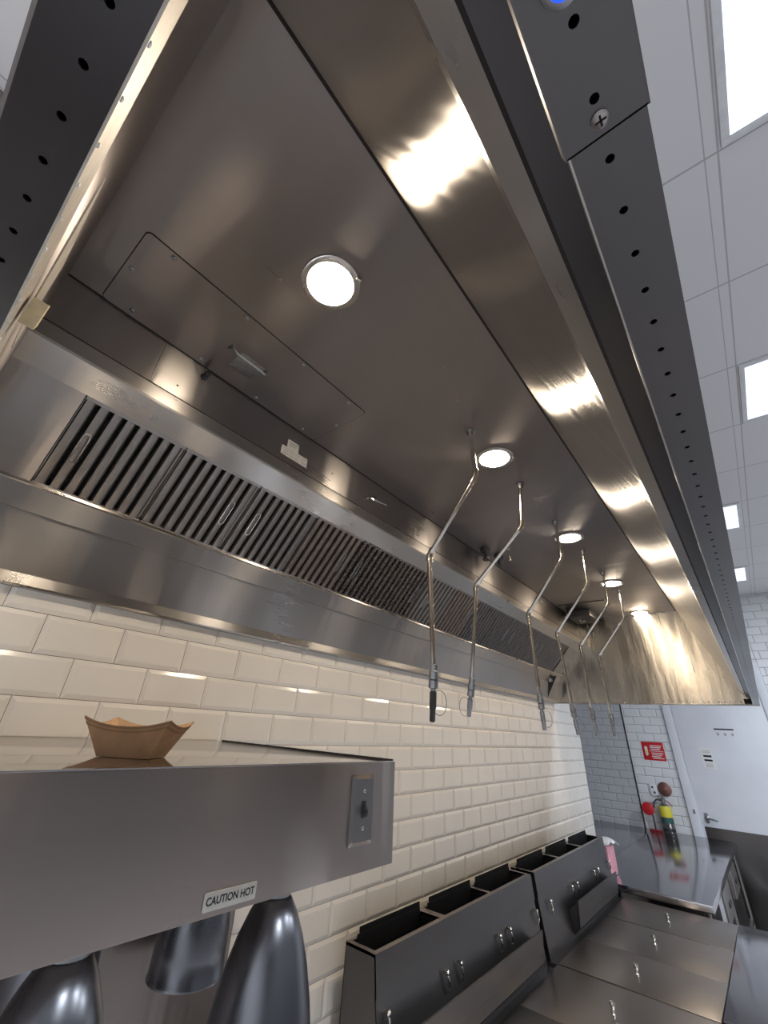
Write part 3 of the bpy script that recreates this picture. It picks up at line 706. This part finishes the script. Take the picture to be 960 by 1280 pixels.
# ------------------------------------------------------------------ fryer banks
LIDZ=.70
def hook(t,y,z,x):
    mb=MB(); mb.lathe([(.005,0),(.005,.010),(.008,.012),(.009,.017),(.006,.022),(0,.023)],(x,y,z),14,0,(1,0,-.15))
    mb.tube([(x+.014,y,z-.004),(x+.020,y,z-.015),(x+.021,y+.002,z-.030),(x+.017,y+.004,z-.046),(x+.012,y+.005,z-.056)],[.0035,.004,.004,.0035,.0025],8)
    mb.build('basket_hook','chrome',t)
def bank(y0,y1,n,label,hooks,rail0,rail1,slots):
    t=thing('fryer_bank',((.2),(y0+y1)/2,FLOOR),label,'fryer','stainless fryer banks along the tiled wall')
    # cabinet
    mb=MB(); mb.box((.03,y0,FLOOR+.10),(.955,y1,LIDZ-.012),0,.004); mb.build('cabinet','steel_dark',t)
    for fx in (.09,.88):
        for fy in (y0+.07,y1-.07):
            mb=MB(); mb.lathe([(.028,0),(.024,.01),(.018,.02),(.018,.11)],(fx,fy,FLOOR),14); mb.build('foot','galv',t)
    # flue front panel
    mb=MB(); mb.sheet([(.203,1.03),(.213,.925),(.250,.688)],-.003,y0,y1); mb.sheet([(.07,1.03),(.055,.688)],.003,y0,y1)
    for y in (y0,y1-.003): mb.prism([(.073,1.03),(.203,1.03),(.213,.925),(.250,.688),(.055,.688)],y,y+.003,'y')
    mb.build('flue_housing','steel_dark',t)
    mb=MB(); mb.prism([(.2025,1.0318),(.2125,.929),(.2165,.9285),(.2062,1.0318)],y0-.0005,y1+.0005,'y'); mb.build('flue_front','steel_dark',t)
    # rim of the flue top with openings
    mb=MB(); ys=[y0]+[v for s in slots for v in s]+[y1]
    mb.box((.185,y0,1.022),(.206,y1,1.032),0,.001); mb.box((.068,y0,1.022),(.082,y1,1.032),0,.001)
    for a,b in zip(ys[0::2],ys[1::2]): mb.box((.08,a,1.0225),(.187,b,1.0315))
    mb.build('flue_rim','steel_x',t)
    for a,b in slots:
        mb=MB(); 
        mb.box((.082,a,.80),(.084,b,1.024)); mb.box((.183,a,.80),(.185,b,1.024)); mb.box((.084,a,.80),(.183,a+.002,1.024)); mb.box((.084,b-.002,.80),(.183,b,1.024)); mb.box((.084,a,.80),(.183,b,.803))
        mb.box((.086,a+.03,1.0),(.089,b-.004,1.062)); mb.box((.089,a+.015,.99),(.094,b-.01,1.046))
        mb.build('flue_duct','black',t)
        mb=MB(); mb.tube([(.170,a+.003,1.012),(.170,b-.003,1.012)],.006,8); mb.tube([(.152,a+.003,1.006),(.152,b-.003,1.006)],.003,6); mb.build('flue_bar','galv',t)
    # basket rail
    mb=MB(); mb.sheet([(.248,.700),(.283,.735),(.290,.852),(.285,.853)],.003,rail0,rail1)
    mb.box((.232,rail0,.775),(.286,rail1,.778))
    for y in (rail0,rail1-.003): mb.prism([(.248,.700),(.283,.735),(.290,.852),(.226,.80)],y,y+.003,'y')
    mb.build('basket_rail','steel_dark',t)
    for y in hooks: hook(t,y,.896,.219)
    # front ledge
    mb=MB(); mb.box((.968,y0,LIDZ-.06),(1.25,y1,LIDZ+.002),0,.004); mb.box((.955,y0,LIDZ-.06),(.968,y1,LIDZ-.02)); mb.build('front_ledge','steel_top',t)
    return t
B1=bank(1.545,2.905,3,'nearer three-flue stainless fryer bank at the bottom centre',(1.59,1.96,2.066,2.43,2.54,2.875),1.60,2.79,((1.565,1.985),(2.025,2.43),(2.455,2.885)))
B2=bank(2.955,4.395,3,'farther three-flue stainless fryer bank beside the steel worktop',(3.09,3.47,3.575,3.96,4.06,4.36),3.375,4.30,((2.975,3.41),(3.445,3.88),(3.915,4.375)))
def lid(t,y0,y1,ky):
    mb=MB(); mb.box((.296,y0+.001,LIDZ-.012),(.964,y1-.001,LIDZ),0,.0025); l=mb.build('lid','steel_lid',t)
    mb=MB(); mb.lathe([(.010,0),(.008,.003),(.0065,.008),(.0065,.016),(.010,.022),(.0115,.030),(.009,.037),(0,.039)],(.615,ky,LIDZ),18); mb.build('knob','chrome',l)
lid(B1,1.56,1.955,1.73); lid(B1,1.955,2.43,2.2); lid(B1,2.43,2.925,2.66)
lid(B2,2.935,3.37,3.13); lid(B2,3.37,3.85,3.61); lid(B2,3.86,4.385,4.085)

# ------------------------------------------------------------------ far worktop
CZ=.757; cx0,cx1,cy0,cy1=.0,.842,4.425,7.37
t=thing('steel_worktop',(.4,5.9,FLOOR),'long stainless steel worktop against the far tiled wall','worktop')
mb=MB(); mb.box((-1.2,4.96,CZ-.045),(.02,cy1,CZ),0,.004); mb.box((.02,cy0,CZ-.045),(cx1,cy1,CZ),0,.004); mb.build('top','steel_top',t)
for x,y in ((.07,4.5),(.79,4.5),(.79,5.9),(.79,7.28),(-1.1,5.1),(-1.1,7.28)):
    mb=MB(); mb.cyl((x,y,FLOOR+.03),(x,y,CZ-.045),.021,16); mb.lathe([(.022,.03),(.03,.02),(.03,0)],(x,y,FLOOR),14); mb.build('leg','steel_plate',t)
mb=MB(); mb.box((.05,4.47,.10),(.81,7.3,.13),0,.004); mb.build('undershelf','steel_lid',t)
mb=MB(); mb.box((.06,5.1,.16),(.80,6.9,CZ-.046),0,.004); mb.build('drawer_unit','steel_top',t)
for y in (5.35,6.3):
    mb=MB(); mb.box((.80,y,.45),(.812,y+.55,.66),0,.003); d_=mb.build('drawer','steel_plate',t)
    mb=MB(); mb.box((.812,y+.2,.53),(.824,y+.35,.56),0,.003); mb.build('drawer_pull','blackmetal',d_)

# pink wrapped pack on the worktop behind the fryer flue
t=thing('wrapped_pack',(.10,4.62,CZ),'pink and white plastic-wrapped pack behind the far fryer bank','package')
mb=MB(); mb.box((.06,4.50,CZ),(.20,4.72,.96),0,.02); mb.build('pack_body','pink',t)
mb=MB()
n=10
vs=[];fs=[]
for i in range(n+1):
    for j in range(7):
        u=i/n; v=j/6; vs.append((-.02+.25*u,4.46+.30*v,.972+.016*math.sin(7*u+4*v)+.012*math.sin(11*v)))
for i in range(n):
    for j in range(6): a=i*7+j; fs.append((a,a+1,a+8,a+7))
mb.add(vs,fs); o=mb.build('plastic_flap','white',t); md=o.modifiers.new('thick','SOLIDIFY'); md.thickness=.004

# wall outlet, round plate, extinguisher, red tool
t=thing('wall_outlet',(.12,YF-.0065,1.105),'white plastic wall outlet left of the round brown plate','outlet')
mb=MB(); mb.box((.075,YF-.020,1.11),(.16,YF-.0062,1.235),0,.004); mb.build('cover','white',t)
mb=MB(); mb.box((.095,YF-.024,1.195),(.118,YF-.02,1.215),0,.002); mb.cyl((.122,YF-.020,1.15),(.122,YF-.023,1.15),.012,12); mb.build('socket','blackmetal',t)
mb=MB(); mb.lathe([(.075,0),(.078,.006),(.075,.018),(.055,.026),(.03,.028),(.012,.036),(0,.037)],(.242,YF-.0062,1.195),28,0,(0,-1,0)); o=recenter(mb.build('round_plate','copper'),(.242,YF-.0062,1.12)); tag(o,'round brown copper plate mounted above the fire extinguisher','wall plate')
ex=thing('fire_extinguisher',(.205,YF-.09,CZ),'silver fire extinguisher with yellow label standing on the worktop','fire extinguisher')
ec=(.205,YF-.09,CZ)
mb=MB(); mb.lathe([(.062,0),(.066,.006),(.066,.235),(.058,.265),(.036,.285),(.022,.290),(.022,.305)],ec,32); mb.build('cylinder','steel_lid',ex)
mb=MB(); mb.lathe([(.0672,.155),(.0672,.255),(.0605,.266)],ec,32); mb.build('yellow_band','yellow',ex)
mb=MB(); mb.lathe([(.0672,.095),(.0672,.150)],ec,32); mb.build('green_band','green',ex)
mb=MB(); mb.lathe([(.0672,.010),(.0672,.045)],ec,32); mb.build('black_band','blackmetal',ex)
mb=MB(); mb.lathe([(.02,.30),(.024,.305),(.024,.335),(.014,.345)],ec,16); mb.box((ec[0]-.05,ec[1]-.011,CZ+.335),(ec[0]+.03,ec[1]+.011,CZ+.345),0,.003); mb.box((ec[0]-.055,ec[1]-.011,CZ+.36),(ec[0]+.035,ec[1]+.011,CZ+.37),0,.003); mb.box((ec[0]-.012,ec[1]-.011,CZ+.34),(ec[0]+.012,ec[1]+.011,CZ+.365)); mb.build('valve_head','galv',ex)
mb=MB(); mb.tube([(ec[0]-.02,ec[1],CZ+.32),(ec[0]-.07,ec[1]-.01,CZ+.325),(ec[0]-.105,ec[1]-.02,CZ+.29),(ec[0]-.115,ec[1]-.025,CZ+.23)],.009,10); mb.build('hose','blackmetal',ex)
mb=MB(); mb.tube([(ec[0]+.03,ec[1]-.01,CZ+.325),(ec[0]+.07,ec[1]-.02,CZ+.30),(ec[0]+.095,ec[1]-.02,CZ+.27)],.006,8); mb.build('pin_cord','red_dark',ex)
rt_=thing('red_tool',(.04,YF-.13,CZ),'red round-headed tool with dark stem and red base bar, left of the extinguisher','tool')
mb=MB(); mb.lathe([(.065,0),(.07,.006),(.068,.022),(.05,.03),(0,.032)],(.020,YF-.115,.975),28,0,(0,-1,0)); mb.build('disc_head','red',rt_)
mb=MB(); mb.tube([(.05,YF-.125,.955),(.062,YF-.13,.90),(.060,YF-.13,CZ+.012)],.009,10); mb.build('stem','blackmetal',rt_)
mb=MB(); mb.box((-.005,YF-.155,CZ),(.125,YF-.105,CZ+.014),0,.003); mb.build('base_bar','red_dark',rt_)

# ------------------------------------------------------------------ light
def area(loc,size,power,col,rot=(0,0,0)):
    l=bpy.data.lights.new('room_fill','AREA'); l.shape='SQUARE'; l.size=size; l.energy=power; l.color=col
    o=bpy.data.objects.new('room_fill_light',l); o.location=loc; o.rotation_euler=rot; COL.objects.link(o); return o
# unseen fill lights added for room light, in place of further ceiling panels
for x,k,pw in ((3.4,-2,78),(3.4,2,80),(3.4,6,95),(2.18,-4,75),(.9,-4,60)):
    area((x,1.205+.61*k+.305,CEIL-.012),.55,pw,(.82,.90,1.0))
w=bpy.data.worlds.new('World'); sc.world=w; w.use_nodes=True
w.node_tree.nodes['Background'].inputs[0].default_value=(.5,.55,.6,1); w.node_tree.nodes['Background'].inputs[1].default_value=.02

# ------------------------------------------------------------------ camera
yaw,pitch,roll=.707067,.515454,.0592566
fw=Vector((-math.sin(yaw)*math.cos(pitch),math.cos(yaw)*math.cos(pitch),math.sin(pitch)))
rt=Vector((math.cos(yaw),math.sin(yaw),0)); up=rt.cross(fw)
r2=rt*math.cos(roll)+up*math.sin(roll); u2=-rt*math.sin(roll)+up*math.cos(roll)
cam=bpy.data.cameras.new('Camera'); co=bpy.data.objects.new('Camera',cam); COL.objects.link(co)
b=-fw
co.matrix_world=Matrix(((r2.x,u2.x,b.x,1.4305),(r2.y,u2.y,b.y,0),(r2.z,u2.z,b.z,1.70),(0,0,0,1)))
cam.sensor_fit='HORIZONTAL'; cam.sensor_width=36; cam.lens=36*511.161/960
cam.shift_x=(480-476.834)/960; cam.shift_y=-(640-619.572)/960
cam.clip_start=.01
sc.camera=co
sc.view_settings.view_transform='Standard'; sc.view_settings.look='None'; sc.view_settings.gamma=1
sc.view_settings.use_curve_mapping=False
sc.view_settings.exposure=.28
